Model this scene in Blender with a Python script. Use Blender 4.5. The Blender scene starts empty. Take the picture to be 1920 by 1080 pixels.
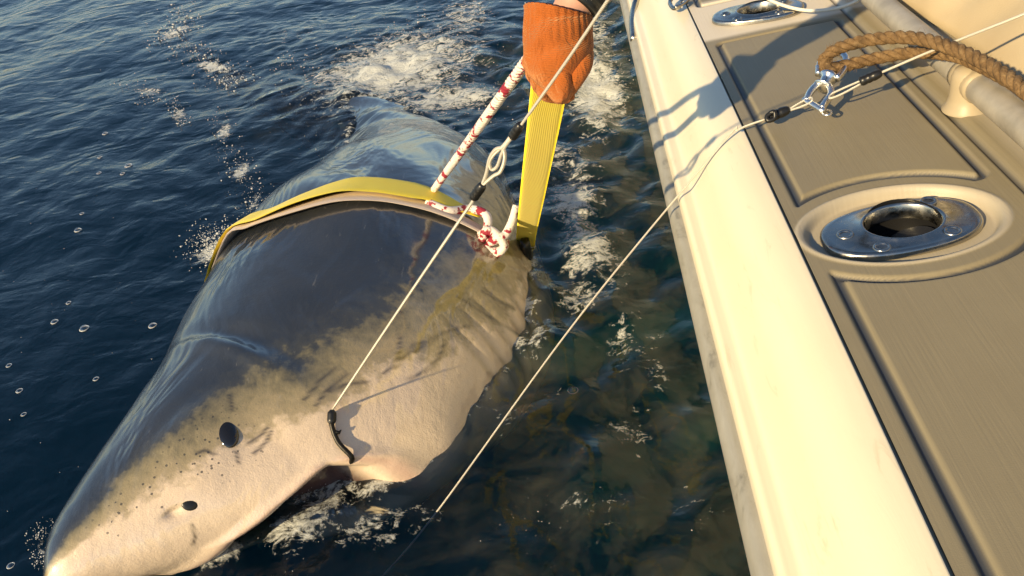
import bpy, bmesh
import math, random
import numpy as np
rng = np.random.default_rng(11)
random.seed(11)
# ---------------------------------------------------------------- camera geometry
CAM = np.array([0.0, 0.0, 1.30])          # metres above the sea, just outboard of the gunwale
F = 1500.0
def cam_axes(vp=(1045, -510), roll=math.radians(10)):
    d = np.array([vp[0]-960, -(vp[1]-540), -F]); d /= np.linalg.norm(d)
    h = np.array([math.cos(roll), math.sin(roll), 0])
    n = np.cross(h, d); n /= np.linalg.norm(n)
    return np.array([np.cross(d, n), d, n])
R = cam_axes()
HEEL = math.radians(5)
BX = np.array([math.cos(HEEL), 0, math.sin(HEEL)]); BZ = np.array([-math.sin(HEEL), 0, math.cos(HEEL)])
DECK0 = CAM - 0.7*BZ                      # origin of the boat's own axes, on the deck plane
def ray(px, py): return R @ np.array([px-960, 540-py, -F])
SEA = -0.012                                # mean water level
def at_z(px, py, z=SEA):
    v = ray(px, py); return CAM + v*((z-CAM[2])/v[2])
def at_d(px, py, d):
    v = ray(px, py); return CAM + v*(d/np.linalg.norm(v))
def at_deck(px, py, h=0.0):
    v = ray(px, py); return CAM + v*((-0.7+h)/(BZ@v))
def to_boat(P): Q = np.asarray(P)-DECK0; return np.array([Q@BX, Q[1], Q@BZ])
def proj(P):
    q = (np.asarray(P)-CAM) @ R
    return np.stack([960-F*q[..., 0]/q[..., 2], 540+F*q[..., 1]/q[..., 2]], -1)
def smooth(e0, e1, x):
    t = np.clip((x-e0)/(e1-e0), 0, 1); return t*t*(3-2*t)
def catmull(pts, n):
    P = np.asarray(pts, float); k = np.linspace(0, len(P)-1, n); i = np.minimum(k.astype(int), len(P)-2); t = (k-i)[:, None]
    Q = np.vstack([2*P[0]-P[1], P, 2*P[-1]-P[-2]])
    a, b, c, d = Q[i], Q[i+1], Q[i+2], Q[i+3]
    return .5*(2*b+(c-a)*t+(2*a-5*b+4*c-d)*t*t+(3*b-a-3*c+d)*t**3)
# ---------------------------------------------------------------- shark surface
# x, y, z of the spine; roll; half width; dorsal and ventral half depth
SH = np.array([
 [-1.107, 0.884, 0.120, 80.000, 0.012, 0.012, 0.012],
 [-1.083, 0.910, 0.122, 80.000, 0.052, 0.058, 0.056],
 [-1.049, 0.976, 0.114, 80.000, 0.090, 0.105, 0.110],
 [-0.992, 1.085, 0.096, 80.000, 0.140, 0.165, 0.190],
 [-0.921, 1.228, 0.068, 80.000, 0.195, 0.240, 0.300],
 [-0.851, 1.398, 0.030, 80.000, 0.258, 0.320, 0.430],
 [-0.790, 1.645, -0.020, 78.000, 0.335, 0.410, 0.540],
 [-0.739, 1.953, -0.085, 74.000, 0.420, 0.480, 0.575],
 [-0.718, 2.359, -0.160, 66.000, 0.437, 0.446, 0.503],
 [-0.745, 2.767, -0.235, 62.000, 0.398, 0.398, 0.421],
 [-0.866, 3.187, -0.250, 74.000, 0.301, 0.316, 0.311],
 [-1.130, 3.620, -0.210, 80.000, 0.220, 0.235, 0.225],
 [-1.500, 3.960, -0.185, 80.000, 0.140, 0.150, 0.145],
 [-1.900, 4.320, -0.135, 76.000, 0.085, 0.085, 0.080],
 [-2.180, 4.620, -0.110, 70.000, 0.050, 0.070, 0.070],
 [-2.300, 4.760, -0.105, 70.000, 0.010, 0.015, 0.015]])
def shark_frames(n=420):
    # denser at the head
    T = catmull(SH, 4000)
    L = np.r_[0, np.cumsum(np.linalg.norm(np.diff(T[:, :3], axis=0), axis=1))]
    u = np.linspace(0, 1, n); s = L[-1]*(0.55*u+0.45*u**2.2)
    G = np.stack([np.interp(s, L, T[:, k]) for k in range(7)], 1)
    t = np.gradient(G[:, :3], s, axis=0); t /= np.linalg.norm(t, axis=1)[:, None]
    Z = np.array([0, 0, 1.0]); X = np.cross(t, Z); X /= np.linalg.norm(X, axis=1)[:, None]   # to the boat side
    U = np.cross(X, t)
    ro = np.radians(G[:, 3])[:, None]
    up = np.cos(ro)*U-np.sin(ro)*X
    si = np.cos(ro)*X+np.sin(ro)*U
    return s, G, up, si
def shark_grid(n=420, m=260):
    s, G, up, si = shark_frames(n)
    ph = np.linspace(0, 2*math.pi, m, endpoint=False)
    c, sn = np.cos(ph), np.sin(ph)
    cc = np.where(c > 0, c[None]*G[:, 5:6], c[None]*G[:, 6:7])
    P = G[:, None, :3]+up[:, None]*cc[..., None]+si[:, None]*(sn[None]*G[:, 4:5])[..., None]
    return s, ph, P, up, si, G
from mathutils import Matrix, Vector
scene = bpy.context.scene
col = scene.collection
# ---------------------------------------------------------------- camera
cd = bpy.data.cameras.new('camera'); cam = bpy.data.objects.new('camera', cd); col.objects.link(cam)
cd.sensor_width = 36; cd.lens = 36*F/1920; cd.clip_start = .05; cd.clip_end = 3000
cam.matrix_world = Matrix.Translation(Vector(CAM)) @ Matrix([list(r) for r in R]).to_4x4()
scene.camera = cam
# ---------------------------------------------------------------- sky, sun, exposure
SUN_EL, SUN_AZ = math.radians(25), math.radians(140)       # azimuth: from dead ahead towards port
w = bpy.data.worlds.new('World'); scene.world = w; w.use_nodes = True
nt = w.node_tree; bg = nt.nodes['Background']
sky = nt.nodes.new('ShaderNodeTexSky'); sky.sky_type = 'NISHITA'; sky.sun_disc = False
sky.sun_elevation = SUN_EL; sky.sun_rotation = -SUN_AZ; sky.air_density = 1.0; sky.dust_density = .2; sky.ozone_density = 2.0
nt.links.new(sky.outputs[0], bg.inputs[0]); bg.inputs[1].default_value = .10
to_sun = Vector((-math.sin(SUN_AZ)*math.cos(SUN_EL), math.cos(SUN_AZ)*math.cos(SUN_EL), math.sin(SUN_EL)))
sl = bpy.data.lights.new('sun', 'SUN'); sl.energy = 5.0; sl.angle = math.radians(1.0); sl.color = (1, .77, .43)
so = bpy.data.objects.new('sun', sl); col.objects.link(so); so.rotation_euler = to_sun.to_track_quat('Z', 'Y').to_euler()
vs = scene.view_settings; vs.view_transform = 'Standard'; vs.look = 'None'; vs.exposure = 0.5; vs.gamma = 1
cy = scene.cycles
cy.max_bounces = 10; cy.transparent_max_bounces = 16; cy.volume_bounces = 1; cy.use_denoising = True; cy.caustics_reflective = False; cy.caustics_refractive = False
cy.sample_clamp_indirect = 4
# ---------------------------------------------------------------- helpers
def mesh_obj(name, V, Fc, mat=None, parent=None, smooth_=True, local=None, attrs=None, **props):
    me = bpy.data.meshes.new(name)
    V = np.asarray(V, float)
    if local is not None: V = (np.c_[V, np.ones(len(V))] @ np.array(local.inverted()).T)[:, :3]
    me.from_pydata(V.tolist(), [], Fc if isinstance(Fc, list) else Fc.tolist())
    if smooth_: me.polygons.foreach_set('use_smooth', [True]*len(me.polygons))
    for k, a in (attrs or {}).items():
        at = me.attributes.new(k, 'FLOAT', 'POINT'); at.data.foreach_set('value', np.asarray(a, np.float32))
    me.update()
    ob = bpy.data.objects.new(name, me); col.objects.link(ob)
    if mat: me.materials.append(mat)
    if parent: ob.parent = parent
    for k, v in props.items(): ob[k] = v
    return ob
def empty(name, loc, label, cat, group=None, M=None):
    o = bpy.data.objects.new(name, None); col.objects.link(o); o.empty_display_size = .05
    o.matrix_world = M if M is not None else Matrix.Translation(Vector(loc))
    o['label'] = label; o['category'] = cat
    if group: o['group'] = group
    return o
class Geo:                                                  # collects shapes into one mesh
    def __init__(s): s.V = []; s.F = []; s.n = 0
    def add(s, V, Fc):
        V = np.asarray(V, float); s.V.append(V); s.F += [tuple(int(i)+s.n for i in f) for f in Fc]; s.n += len(V); return s
    def obj(s, name, mat, parent=None, **k):
        V = np.vstack(s.V)
        if parent is not None: k['local'] = parent_world(parent)
        return mesh_obj(name, V, s.F, mat, parent, **k)
def parent_world(o):
    M = o.matrix_basis.copy()
    if o.parent: M = parent_world(o.parent) @ o.matrix_parent_inverse @ M
    return M
def frames(P):
    P = np.asarray(P, float); T = np.gradient(P, axis=0); T /= np.linalg.norm(T, axis=1)[:, None]+1e-12
    a = np.array([0, 0, 1.0]) if abs(T[0][2]) < .9 else np.array([1.0, 0, 0])
    n = np.cross(T[0], a); n /= np.linalg.norm(n); N = [n]
    for i in range(1, len(P)):
        n = N[-1]-T[i]*(N[-1]@T[i]); n /= np.linalg.norm(n)+1e-12; N.append(n)
    N = np.array(N); return T, N, np.cross(T, N)
def tube(P, r, k=8, close=False, caps=True, flat=1.0):
    P = np.asarray(P, float); n = len(P); T, N, B = frames(P); r = np.broadcast_to(r, (n,))
    a = np.linspace(0, 2*math.pi, k, endpoint=False)
    V = P[:, None]+r[:, None, None]*(np.cos(a)[None, :, None]*N[:, None]+flat*np.sin(a)[None, :, None]*B[:, None])
    Fc = []
    for i in range(n if close else n-1):
        for j in range(k):
            i2 = (i+1) % n; j2 = (j+1) % k
            Fc.append((i*k+j, i*k+j2, i2*k+j2, i2*k+j))
    V = V.reshape(-1, 3)
    if caps and not close: Fc += [tuple(range(k))[::-1], tuple((n-1)*k+j for j in range(k))]
    return V, Fc
def strands(P, rad, pitch, ns=3, per=10):
    P = np.asarray(P, float); L = np.r_[0, np.cumsum(np.linalg.norm(np.diff(P, axis=0), axis=1))]
    n = max(8, int(L[-1]/pitch*per)); q = np.linspace(0, L[-1], n); Q = np.stack([np.interp(q, L, P[:, k]) for k in range(3)], 1)
    T, N, B = frames(Q); out = []
    for k in range(ns):
        a = 2*math.pi*(q/pitch+k/ns)
        out.append(Q+rad*.54*(np.cos(a)[:, None]*N+np.sin(a)[:, None]*B))
    return out
def ribbon(P, W, width, th, off=None):
    """flat band along P, width direction W (per point)"""
    P = np.asarray(P, float); T = np.gradient(P, axis=0); T /= np.linalg.norm(T, axis=1)[:, None]
    W = np.broadcast_to(W, P.shape); W = W-T*(W*T).sum(1)[:, None]; W = W/np.linalg.norm(W, axis=1)[:, None]
    N = np.cross(W, T); width = np.broadcast_to(width, (len(P),))[:, None]
    k = 13; u = np.linspace(-1, 1, k); top = []; bot = []
    for x in u:
        e = th*.5*(1-abs(x)**8)
        c = P+W*width*.5*x; top.append(c+N*e); bot.append(c-N*e)
    ring = np.stack(top+bot[::-1], 1); m = 2*k; n = len(P)
    Fc = [(i*m+j, i*m+(j+1) % m, (i+1)*m+(j+1) % m, (i+1)*m+j) for i in range(n-1) for j in range(m)]
    Fc += [tuple(range(m))[::-1], tuple((n-1)*m+j for j in range(m))]
    return ring.reshape(-1, 3), Fc
def ellipsoid(c, ax, seg=20, rings=12):
    """ax: 3x3 rows = half axes"""
    V = [c+ax[2]]; ax = np.asarray(ax)
    for i in range(1, rings):
        t = math.pi*i/rings
        for j in range(seg):
            a = 2*math.pi*j/seg; V.append(c+ax[0]*math.sin(t)*math.cos(a)+ax[1]*math.sin(t)*math.sin(a)+ax[2]*math.cos(t))
    V.append(c-ax[2]); Fc = [(0, 1+j, 1+(j+1) % seg) for j in range(seg)]
    for i in range(rings-2):
        b = 1+i*seg
        for j in range(seg): Fc.append((b+j, b+seg+j, b+seg+(j+1) % seg, b+(j+1) % seg))
    b = 1+(rings-2)*seg; Fc += [(b+j, len(V)-1, b+(j+1) % seg) for j in range(seg)]
    return np.array(V), Fc
# ---------------------------------------------------------------- materials
class NT:
    def __init__(s, name):
        s.m = bpy.data.materials.new(name); s.m.use_nodes = True; s.t = s.m.node_tree; s.b = s.t.nodes['Principled BSDF']; s.out = s.t.nodes['Material Output']
    def n(s, ty, **k):
        nd = s.t.nodes.new('ShaderNode'+ty)
        for a, v in k.items():
            if a.startswith('i_'):
                key = a[2:]; key = int(key) if key.isdigit() else key.replace('_', ' ')
                s.set(nd.inputs[key], v)
            else: setattr(nd, a, v)
        return nd
    def set(s, sock, v):
        if isinstance(v, bpy.types.NodeSocket): s.t.links.new(v, sock)
        elif isinstance(v, bpy.types.Node): s.t.links.new(v.outputs[0], sock)
        else: sock.default_value = v
    def p(s, **k):
        for a, v in k.items(): s.set(s.b.inputs[a.replace('_', ' ')], v)
        return s
    def attr(s, name): return s.n('Attribute', attribute_name=name).outputs['Fac']
    def math(s, op, a, b=0.0, clamp=False):
        nd = s.n('Math', operation=op, use_clamp=clamp); s.set(nd.inputs[0], a); s.set(nd.inputs[1], b); return nd.outputs[0]
    def ramp(s, fac, stops, interp='LINEAR'):
        nd = s.n('ValToRGB'); s.set(nd.inputs[0], fac); cr = nd.color_ramp; cr.interpolation = interp
        while len(cr.elements) < len(stops): cr.elements.new(.5)
        for e, (p, c) in zip(cr.elements, stops): e.position = p; e.color = (*c, 1) if len(c) == 3 else c
        return nd.outputs[0]
    def mix(s, f, a, b, blend='MIX'):
        nd = s.n('Mix', data_type='RGBA', blend_type=blend); s.set(nd.inputs[0], f)
        for k, v in ((6, a), (7, b)): s.set(nd.inputs[k], (*v, 1) if isinstance(v, tuple) and len(v) == 3 else v)
        return nd.outputs[2]
    def pos(s, which='Object', scale=(1, 1, 1), rot=(0, 0, 0)):
        tc = s.n('TexCoord'); mp = s.n('Mapping'); mp.inputs['Scale'].default_value = scale; mp.inputs['Rotation'].default_value = rot
        s.t.links.new(tc.outputs[which], mp.inputs[0]); return mp.outputs[0]
    def noise(s, vec, scale, detail=4, rough=.55, dist=0.0):
        nd = s.n('TexNoise'); s.set(nd.inputs['Vector'], vec); nd.inputs['Scale'].default_value = scale; nd.inputs['Detail'].default_value = detail
        nd.inputs['Roughness'].default_value = rough; nd.inputs['Distortion'].default_value = dist; return nd.outputs[0]
    def bump(s, h, strength=.3, dist=.01, normal=None):
        nd = s.n('Bump'); s.set(nd.inputs['Height'], h); nd.inputs['Strength'].default_value = strength; nd.inputs['Distance'].default_value = dist
        if normal is not None: s.set(nd.inputs['Normal'], normal)
        return nd.outputs[0]
def simple(name, c, rough=.5, metal=0.0, var=.12, scale=30, bump=.1, bd=.002, coat=0.0, stretch=(1, 1, 1)):
    a = NT(name); v = a.pos('Object', stretch); nz = a.noise(v, scale)
    a.p(Base_Color=a.mix(nz, tuple(x*(1-var) for x in c), tuple(min(1, x*(1+var)) for x in c)), Roughness=rough, Metallic=metal, Coat_Weight=coat, Coat_Roughness=.1)
    if bump: a.p(Normal=a.bump(nz, bump, bd))
    return a.m
def m_sea():
    a = NT('sea_water'); t = a.t
    v = a.pos('Object', (1, 1.25, 1))
    n1 = a.noise(v, 9, 3, .55, .6); n2 = a.noise(v, 34, 3, .6, .3); n3 = a.noise(v, 3.2, 2, .5, 1.0)
    h = a.math('ADD', a.math('MULTIPLY', n1, .0055), a.math('MULTIPLY', n2, .0010)); h = a.math('ADD', h, a.math('MULTIPLY', n3, .016))
    nrm = a.bump(h, 1.0, 1.0)
    fr = a.n('Fresnel', i_IOR=1.33); a.set(fr.inputs['Normal'], nrm)
    gl = a.n('BsdfGlossy', i_Roughness=.045); gl.inputs['Color'].default_value = (1, 1, 1, 1); a.set(gl.inputs['Normal'], nrm)
    tr = a.n('BsdfTransparent'); tr.inputs['Color'].default_value = (.93, .97, .97, 1)
    mx = a.n('MixShader'); a.set(mx.inputs[0], fr.outputs[0]); a.set(mx.inputs[1], tr.outputs[0]); a.set(mx.inputs[2], gl.outputs[0])
    # foam on the surface, then stirred bubbles with a painted olive hull reflection
    fm = a.attr('foam'); g1 = a.noise(v, 21, 10, .74, .8); g2 = a.noise(v, 80, 3, .6, .2)
    g = a.math('ADD', a.math('MULTIPLY', g1, .75), a.math('MULTIPLY', g2, .25))
    thr = a.math('SUBTRACT', .725, a.math('MULTIPLY', fm, .36))
    ff = a.math('MULTIPLY', a.math('SUBTRACT', g, thr), 9, True)
    fd = a.n('BsdfDiffuse'); fd.inputs['Color'].default_value = (.72, .74, .70, 1); a.set(fd.inputs['Normal'], a.bump(g, .8, .02))
    wn = a.noise(v, 7, 7, .68, .5); wf = a.math('MULTIPLY', a.math('MULTIPLY', a.math('SUBTRACT', wn, .42), 2.2, True), a.attr('wash_reflection'))
    wd = a.n('BsdfDiffuse'); wd.inputs['Color'].default_value = (.29, .265, .175, 1); a.set(wd.inputs['Normal'], nrm)  # olive colour paints in the hull's reflection along with the bubbles
    m1 = a.n('MixShader'); a.set(m1.inputs[0], a.math('MULTIPLY', wf, .20)); a.set(m1.inputs[1], mx.outputs[0]); a.set(m1.inputs[2], wd.outputs[0])
    m2 = a.n('MixShader'); a.set(m2.inputs[0], a.math('MULTIPLY', ff, .85)); a.set(m2.inputs[1], m1.outputs[0]); a.set(m2.inputs[2], fd.outputs[0])
    t.links.new(m2.outputs[0], a.out.inputs['Surface'])
    ab = a.n('VolumeAbsorption', i_Density=.80); ab.inputs['Color'].default_value = (.18, .55, .62, 1)
    sc = a.n('VolumeScatter', i_Density=.62); sc.inputs['Color'].default_value = (.07, .42, .40, 1)
    ad = a.n('AddShader'); a.set(ad.inputs[0], ab.outputs[0]); a.set(ad.inputs[1], sc.outputs[0]); t.links.new(ad.outputs[0], a.out.inputs['Volume'])
    t.nodes.remove(a.b); return a.m
def m_shark():
    a = NT('shark_skin'); v = a.pos('Object')
    pd = a.attr('pd'); sv = a.attr('s'); mouth = a.attr('mouth'); scar = a.attr('scar')
    n1 = a.noise(v, 7, 6, .62, .4); n2 = a.noise(v, 40, 4, .6); n3 = a.noise(v, 2.5, 3)
    x = a.math('ADD', pd, a.math('MULTIPLY', a.math('SUBTRACT', n1, .5), 34)); x = a.math('ADD', x, a.math('MULTIPLY', a.math('SUBTRACT', n2, .5), 18))
    f = a.math('MULTIPLY_ADD', x, 1/120.0); a.t.nodes[-1].inputs[2].default_value = 60/120.0
    c = a.ramp(f, [(0, (.011, .016, .022)), (.40, (.015, .020, .026)), (.470, (.04, .042, .036)), (.505, (.15, .13, .07)), (.565, (.29, .24, .125)), (.645, (.42, .335, .19)), (.70, (.82, .65, .465)), (1, (.86, .69, .52))])
    c = a.mix(a.math('MULTIPLY', a.math('SUBTRACT', n3, .35), .5, True), c, a.mix(.5, c, (.30, .25, .16)))
    # pores on the snout
    vo = a.n('TexVoronoi', i_Scale=75.0); a.set(vo.inputs['Vector'], v)
    dots = a.math('MULTIPLY', a.math('LESS_THAN', vo.outputs['Distance'], .19), a.attr('pores'))
    dots = a.math('MULTIPLY', dots, a.math('GREATER_THAN', n1, .47))
    c = a.mix(a.math('MULTIPLY', dots, .8), c, (.05, .045, .03))
    c = a.mix(a.math('MULTIPLY', scar, .85, True), c, (.035, .03, .025))
    c = a.mix(a.attr('lip'), c, (.62, .38, .30))
    c = a.mix(mouth, c, (.07, .03, .025))
    n4 = a.noise(v, 320, 2, .6); sc2 = a.noise(a.pos('Object', (9, 1.3, 9), (0, 0, .45)), 6, 8, .78, .5)
    sl_ = a.ramp(sc2, [(0, (0, 0, 0)), (.62, (0, 0, 0)), (.66, (1, 1, 1)), (.70, (0, 0, 0))]); c = a.mix(a.math('MULTIPLY', sl_, .22), c, (.45, .42, .36)); c = a.mix(a.math('MULTIPLY', a.math('SUBTRACT', n4, .48), .3, True), c, (.03, .03, .03))
    h = a.math('ADD', a.math('ADD', a.math('MULTIPLY', n1, .010), a.math('MULTIPLY', n2, .0022)), a.math('MULTIPLY', n4, .0008))
    a.p(Base_Color=c, Roughness=.42, Coat_Weight=1.0, Coat_Roughness=.13, Coat_IOR=1.9, Normal=a.bump(h, .55, 1.0))
    w1 = a.noise(a.pos('Object', (2.2, 1, 1), (0, 0, .4)), 2.6, 3, .5, .8)
    a.p(Coat_Normal=a.bump(w1, .6, .05)); return a.m
def m_deck():
    a = NT('nonskid_deck'); v = a.pos('Object', (1, 1, 1))
    st = a.noise(a.pos('Object', (260, 5, 1)), 1, 3, .6); n = a.noise(v, 6, 5, .6); fine = a.noise(v, 600, 2)
    c = a.mix(n, (.245, .203, .122), (.315, .268, .168)); c = a.mix(a.math('MULTIPLY', st, .5), c, (.17, .145, .095))
    d = a.ramp(a.noise(v, 14, 6, .7), [(.0, (0, 0, 0)), (.66, (0, 0, 0)), (.80, (1, 1, 1))]); c = a.mix(a.math('MULTIPLY', d, .35), c, (.16, .14, .10))
    c = a.mix(a.attr('gel'), c, (.70, .62, .49))
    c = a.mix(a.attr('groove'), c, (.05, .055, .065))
    a.p(Base_Color=c, Roughness=.48, Normal=a.bump(a.math('ADD', st, a.math('MULTIPLY', fine, .5)), .22, .002)); return a.m
def m_gel():
    a = NT('cream_gelcoat'); v = a.pos('Object'); n = a.noise(v, 3, 5, .6); s2 = a.noise(a.pos('Object', (8, 1.2, 8)), 4, 5, .7, 1.5)
    c = a.mix(n, (.76, .67, .48), (.82, .74, .56)); k = a.ramp(s2, [(0, (0, 0, 0)), (.60, (0, 0, 0)), (.8, (1, 1, 1))])
    c = a.mix(a.math('MULTIPLY', k, .6), c, (.48, .38, .23))
    a.p(Base_Color=c, Roughness=.32, Coat_Weight=.3, Coat_Roughness=.12, Normal=a.bump(s2, .06, .01)); return a.m
def m_rubrail():
    a = NT('rub_rail_vinyl'); v = a.pos('Object', (3, 1, 3)); n = a.noise(v, 9, 6, .7, .5)
    a.p(Base_Color=a.ramp(n, [(.25, (.13, .125, .105)), (.42, (.29, .28, .24)), (.7, (.36, .35, .31))]), Roughness=.45); return a.m
def m_steel(name='polished_steel', r=.20, c=(.46, .44, .39)):
    a = NT(name); n = a.noise(a.pos('Object'), 60, 5, .6)
    a.p(Base_Color=(*c, 1), Metallic=1.0, Roughness=a.ramp(n, [(.3, (r*.6,)*3), (.8, (r*2.2,)*3)]), Normal=a.bump(a.noise(a.pos('Object'), 25, 3), .05, .002)); return a.m
def m_web(name, c, c2, sc=1.0):
    a = NT(name); v = a.pos('Object'); w = a.n('TexWave', wave_type='BANDS', bands_direction='DIAGONAL'); a.set(w.inputs['Vector'], v); w.inputs['Scale'].default_value = 210*sc; w.inputs['Distortion'].default_value = .5
    n = a.noise(v, 18, 5); c0 = a.mix(n, c, c2); a.p(Base_Color=a.mix(a.math('MULTIPLY', w.outputs['Fac'], .12), c0, tuple(x*.5 for x in c)), Roughness=.6, Normal=a.bump(w.outputs['Fac'], .35, .0015), Sheen_Weight=.2); return a.m
def m_fleck():
    a = NT('red_flecked_rope'); v = a.pos('Object'); n = a.noise(v, 28, 3, .6, .3); b = a.noise(v, 190, 2)
    k = a.ramp(a.math('ADD', n, a.math('MULTIPLY', b, .18)), [(0, (0, 0, 0)), (.615, (0, 0, 0)), (.66, (1, 1, 1))])
    a.p(Base_Color=a.mix(k, (.78, .70, .64), (.30, .02, .04)), Roughness=.7, Normal=a.bump(b, .5, .003)); return a.m
def m_manila():
    a = NT('manila_fibre'); v = a.pos('Object'); n = a.noise(v, 45, 5, .7, 1.0); n2 = a.noise(v, 260, 2, .6)
    a.p(Base_Color=a.ramp(n, [(.25, (.05, .028, .010)), (.5, (.17, .10, .04)), (.75, (.30, .20, .095))]), Roughness=.85, Normal=a.bump(a.math('ADD', n, n2), .8, .003)); return a.m
def m_glove():
    a = NT('orange_knit'); v = a.pos('Object'); w = a.n('TexWave', wave_type='BANDS', bands_direction='Z'); a.set(w.inputs['Vector'], v); w.inputs['Scale'].default_value = 130; w.inputs['Distortion'].default_value = 1.0
    n = a.noise(v, 22, 4, .6); f = a.noise(v, 300, 2)
    a.p(Base_Color=a.mix(n, (.33, .070, .004), (.47, .118, .007)), Roughness=.85, Sheen_Weight=.5, Sheen_Tint=(1, .6, .3, 1), Normal=a.bump(a.noise(a.pos('Object', (1, 1, .5)), 30, 4, .6, 1.2), .7, .010, a.bump(a.math('ADD', w.outputs['Fac'], f), .6, .0018))); return a.m
def m_wire():
    a = NT('stainless_cable'); w = a.n('TexWave', wave_type='BANDS', bands_direction='DIAGONAL'); a.set(w.inputs['Vector'], a.pos('Object')); w.inputs['Scale'].default_value = 300
    a.p(Base_Color=(.74, .69, .58, 1), Metallic=.35, Roughness=.35, Normal=a.bump(w.outputs['Fac'], .6, .001)); return a.m
M = dict(chrome=m_steel('bright_chrome', .20, (.92, .90, .84)), sea=m_sea(), shark=m_shark(), deck=m_deck(), gel=m_gel(), rub=m_rubrail(), steel=m_steel(), yellow=m_web('yellow_webbing', (1, .74, .008), (1, .82, .03)), pink=m_web('pale_woven_sleeve', (.52, .42, .36), (.66, .56, .48), 1.4),
         fleck=m_fleck(), manila=m_manila(), glove=m_glove(), wire=m_wire(), black=simple('black_rubber', (.012, .012, .012), .35, bump=.2), dark=simple('dark_metal', (.02, .018, .015), .4, .6, bump=.4, scale=90),
         galv=simple('worn_galvanised', (.44, .40, .33), .5, .35, .45, 22, .3), pvc=simple('cream_plastic', (.40, .33, .22), .45, 0, .15, 8, .1), skin=simple('skin', (.55, .30, .21), .5, 0, .1, 40), neo=simple('black_sleeve', (.010, .012, .012), .45, 0, .3, 60, .3),
         red=simple('red_lining', (.55, .05, .02), .8, 0, .2, 80, .3), eye=simple('eye_black', (.010, .009, .008), .06, 0, .2, 10, 0, coat=1), lid=simple('eye_rim', (.30, .25, .18), .4, 0, .2, 40, .1, coat=.6), cup=simple('black_plastic', (.014, .014, .015), .25, 0, .2, 40, .05),
         canvas=None, cord=simple('white_cord', (.78, .72, .60), .6, 0, .1, 200, .3), foam=None, bubble=None, floor=simple('cockpit_floor', (.35, .32, .27), .6, 0, .2, 20, .2))
def m_canvas():
    a = NT('cream_canvas'); v = a.pos('Object'); n = a.noise(v, 5, 5, .6); w = a.noise(v, 420, 2)
    a.p(Base_Color=a.mix(n, (.44, .35, .215), (.56, .46, .30)), Roughness=.75, Normal=a.bump(a.noise(a.pos('Object', (2, .8, 1), (0, 0, .7)), 3, 2, .4, .5), .6, .05, a.bump(w, .3, .002))); return a.m
def m_foam():
    a = NT('foam_white'); n = a.noise(a.pos('Object'), 120, 2)
    a.p(Base_Color=a.mix(n, (.72, .74, .72), (.9, .9, .88)), Roughness=.12, Coat_Weight=.6, Coat_Roughness=.03, Transmission_Weight=.35, IOR=1.2); return a.m
def m_bubble():
    a = NT('bubble_film'); lw = a.n('LayerWeight', i_Blend=.35); tr = a.n('BsdfTransparent'); gl = a.n('BsdfGlossy', i_Roughness=.02); mx = a.n('MixShader')
    a.set(mx.inputs[0], a.math('MULTIPLY_ADD', lw.outputs['Facing'], .8)); a.t.nodes[-1].inputs[2].default_value = .06
    a.set(mx.inputs[1], tr.outputs[0]); a.set(mx.inputs[2], gl.outputs[0]); a.t.links.new(mx.outputs[0], a.out.inputs['Surface']); a.t.nodes.remove(a.b); return a.m
M['canvas'] = m_canvas(); M['foam'] = m_foam(); M['bubble'] = m_bubble()
# ================================================================ sea
def grow(lo, hi, step, far_lo, far_hi, g=1.22):
    c = list(np.arange(lo, hi+1e-6, step)); a, d = lo, step
    while a > far_lo: d *= g; a -= d; c.insert(0, a)
    a, d = hi, step
    while a < far_hi: d *= g; a += d; c.append(a)
    return np.array(c)
WK = []
for i in range(46):
    lam = .11*(2.4/.11)**(rng.random()); th = rng.normal(math.radians(200), .75); k = 2*math.pi/lam
    WK.append((k*math.cos(th), k*math.sin(th), lam*.0020*rng.uniform(.6, 1.3), rng.uniform(0, 6.28)))
def wave(x, y):
    x = np.asarray(x, float); y = np.asarray(y, float)
    xw = x+.05*np.sin(2.1*y+.6)+.03*np.sin(5.3*y+1.1*x); yw = y+.06*np.sin(1.7*x)+.03*np.sin(4.9*x-2*y); z = np.zeros_like(x)
    for kx, ky, A, p in WK:
        z += A*(np.sin(kx*xw+ky*yw+p)+.25*np.cos(2*(kx*xw+ky*yw+p)))
    fade = np.exp(-np.maximum(0, np.hypot(x+1.5, y-3)-12)/10)
    return z*fade+SEA
FOAM = []                                     # (x, y, sx, sy, rot, strength) of aerated patches
def fpatch(px, py, sx, sy, st, rot=0.): p = at_z(px, py); FOAM.append((p[0], p[1], sx, sy, rot, st))
fpatch(750, 125, .58, .80, 1.0); fpatch(720, 140, .26, .30, 1.3); fpatch(650, 140, .34, .30, .85); fpatch(840, 185, .42, .24, .95); fpatch(870, 30, .28, .8, .75); fpatch(560, 60, .5, .5, .5)
fpatch(1120, 170, .16, .60, 1.1); fpatch(1075, 380, .14, .22, .95); fpatch(1110, 490, .13, .18, .9); fpatch(1110, 60, .16, .7, .8); fpatch(1060, 300, .14, .25, .7); fpatch(1100, 440, .13, .22, .78); fpatch(1090, 560, .12, .16, .72); fpatch(1180, 640, .12, .2, .6)
fpatch(1050, 740, .10, .12, .35); fpatch(620, 930, .12, .08, .9); fpatch(560, 1000, .12, .07, .85); fpatch(700, 1000, .12, .08, .7); fpatch(800, 960, .08, .06, .6); fpatch(900, 870, .12, .1, .2)
fpatch(415, 462, .10, .08, 1.5); fpatch(330, 60, .10, .22, 1.1); fpatch(400, 122, .22, .07, 1.1, -.7); fpatch(280, 170, .18, .06, .85, -.6); fpatch(335, 210, .05, .12, .9, .3); fpatch(420, 245, .05, .14, .95, .3); fpatch(450, 315, .05, .12, .95, .3); fpatch(475, 370, .03, .1, .8)
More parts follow.
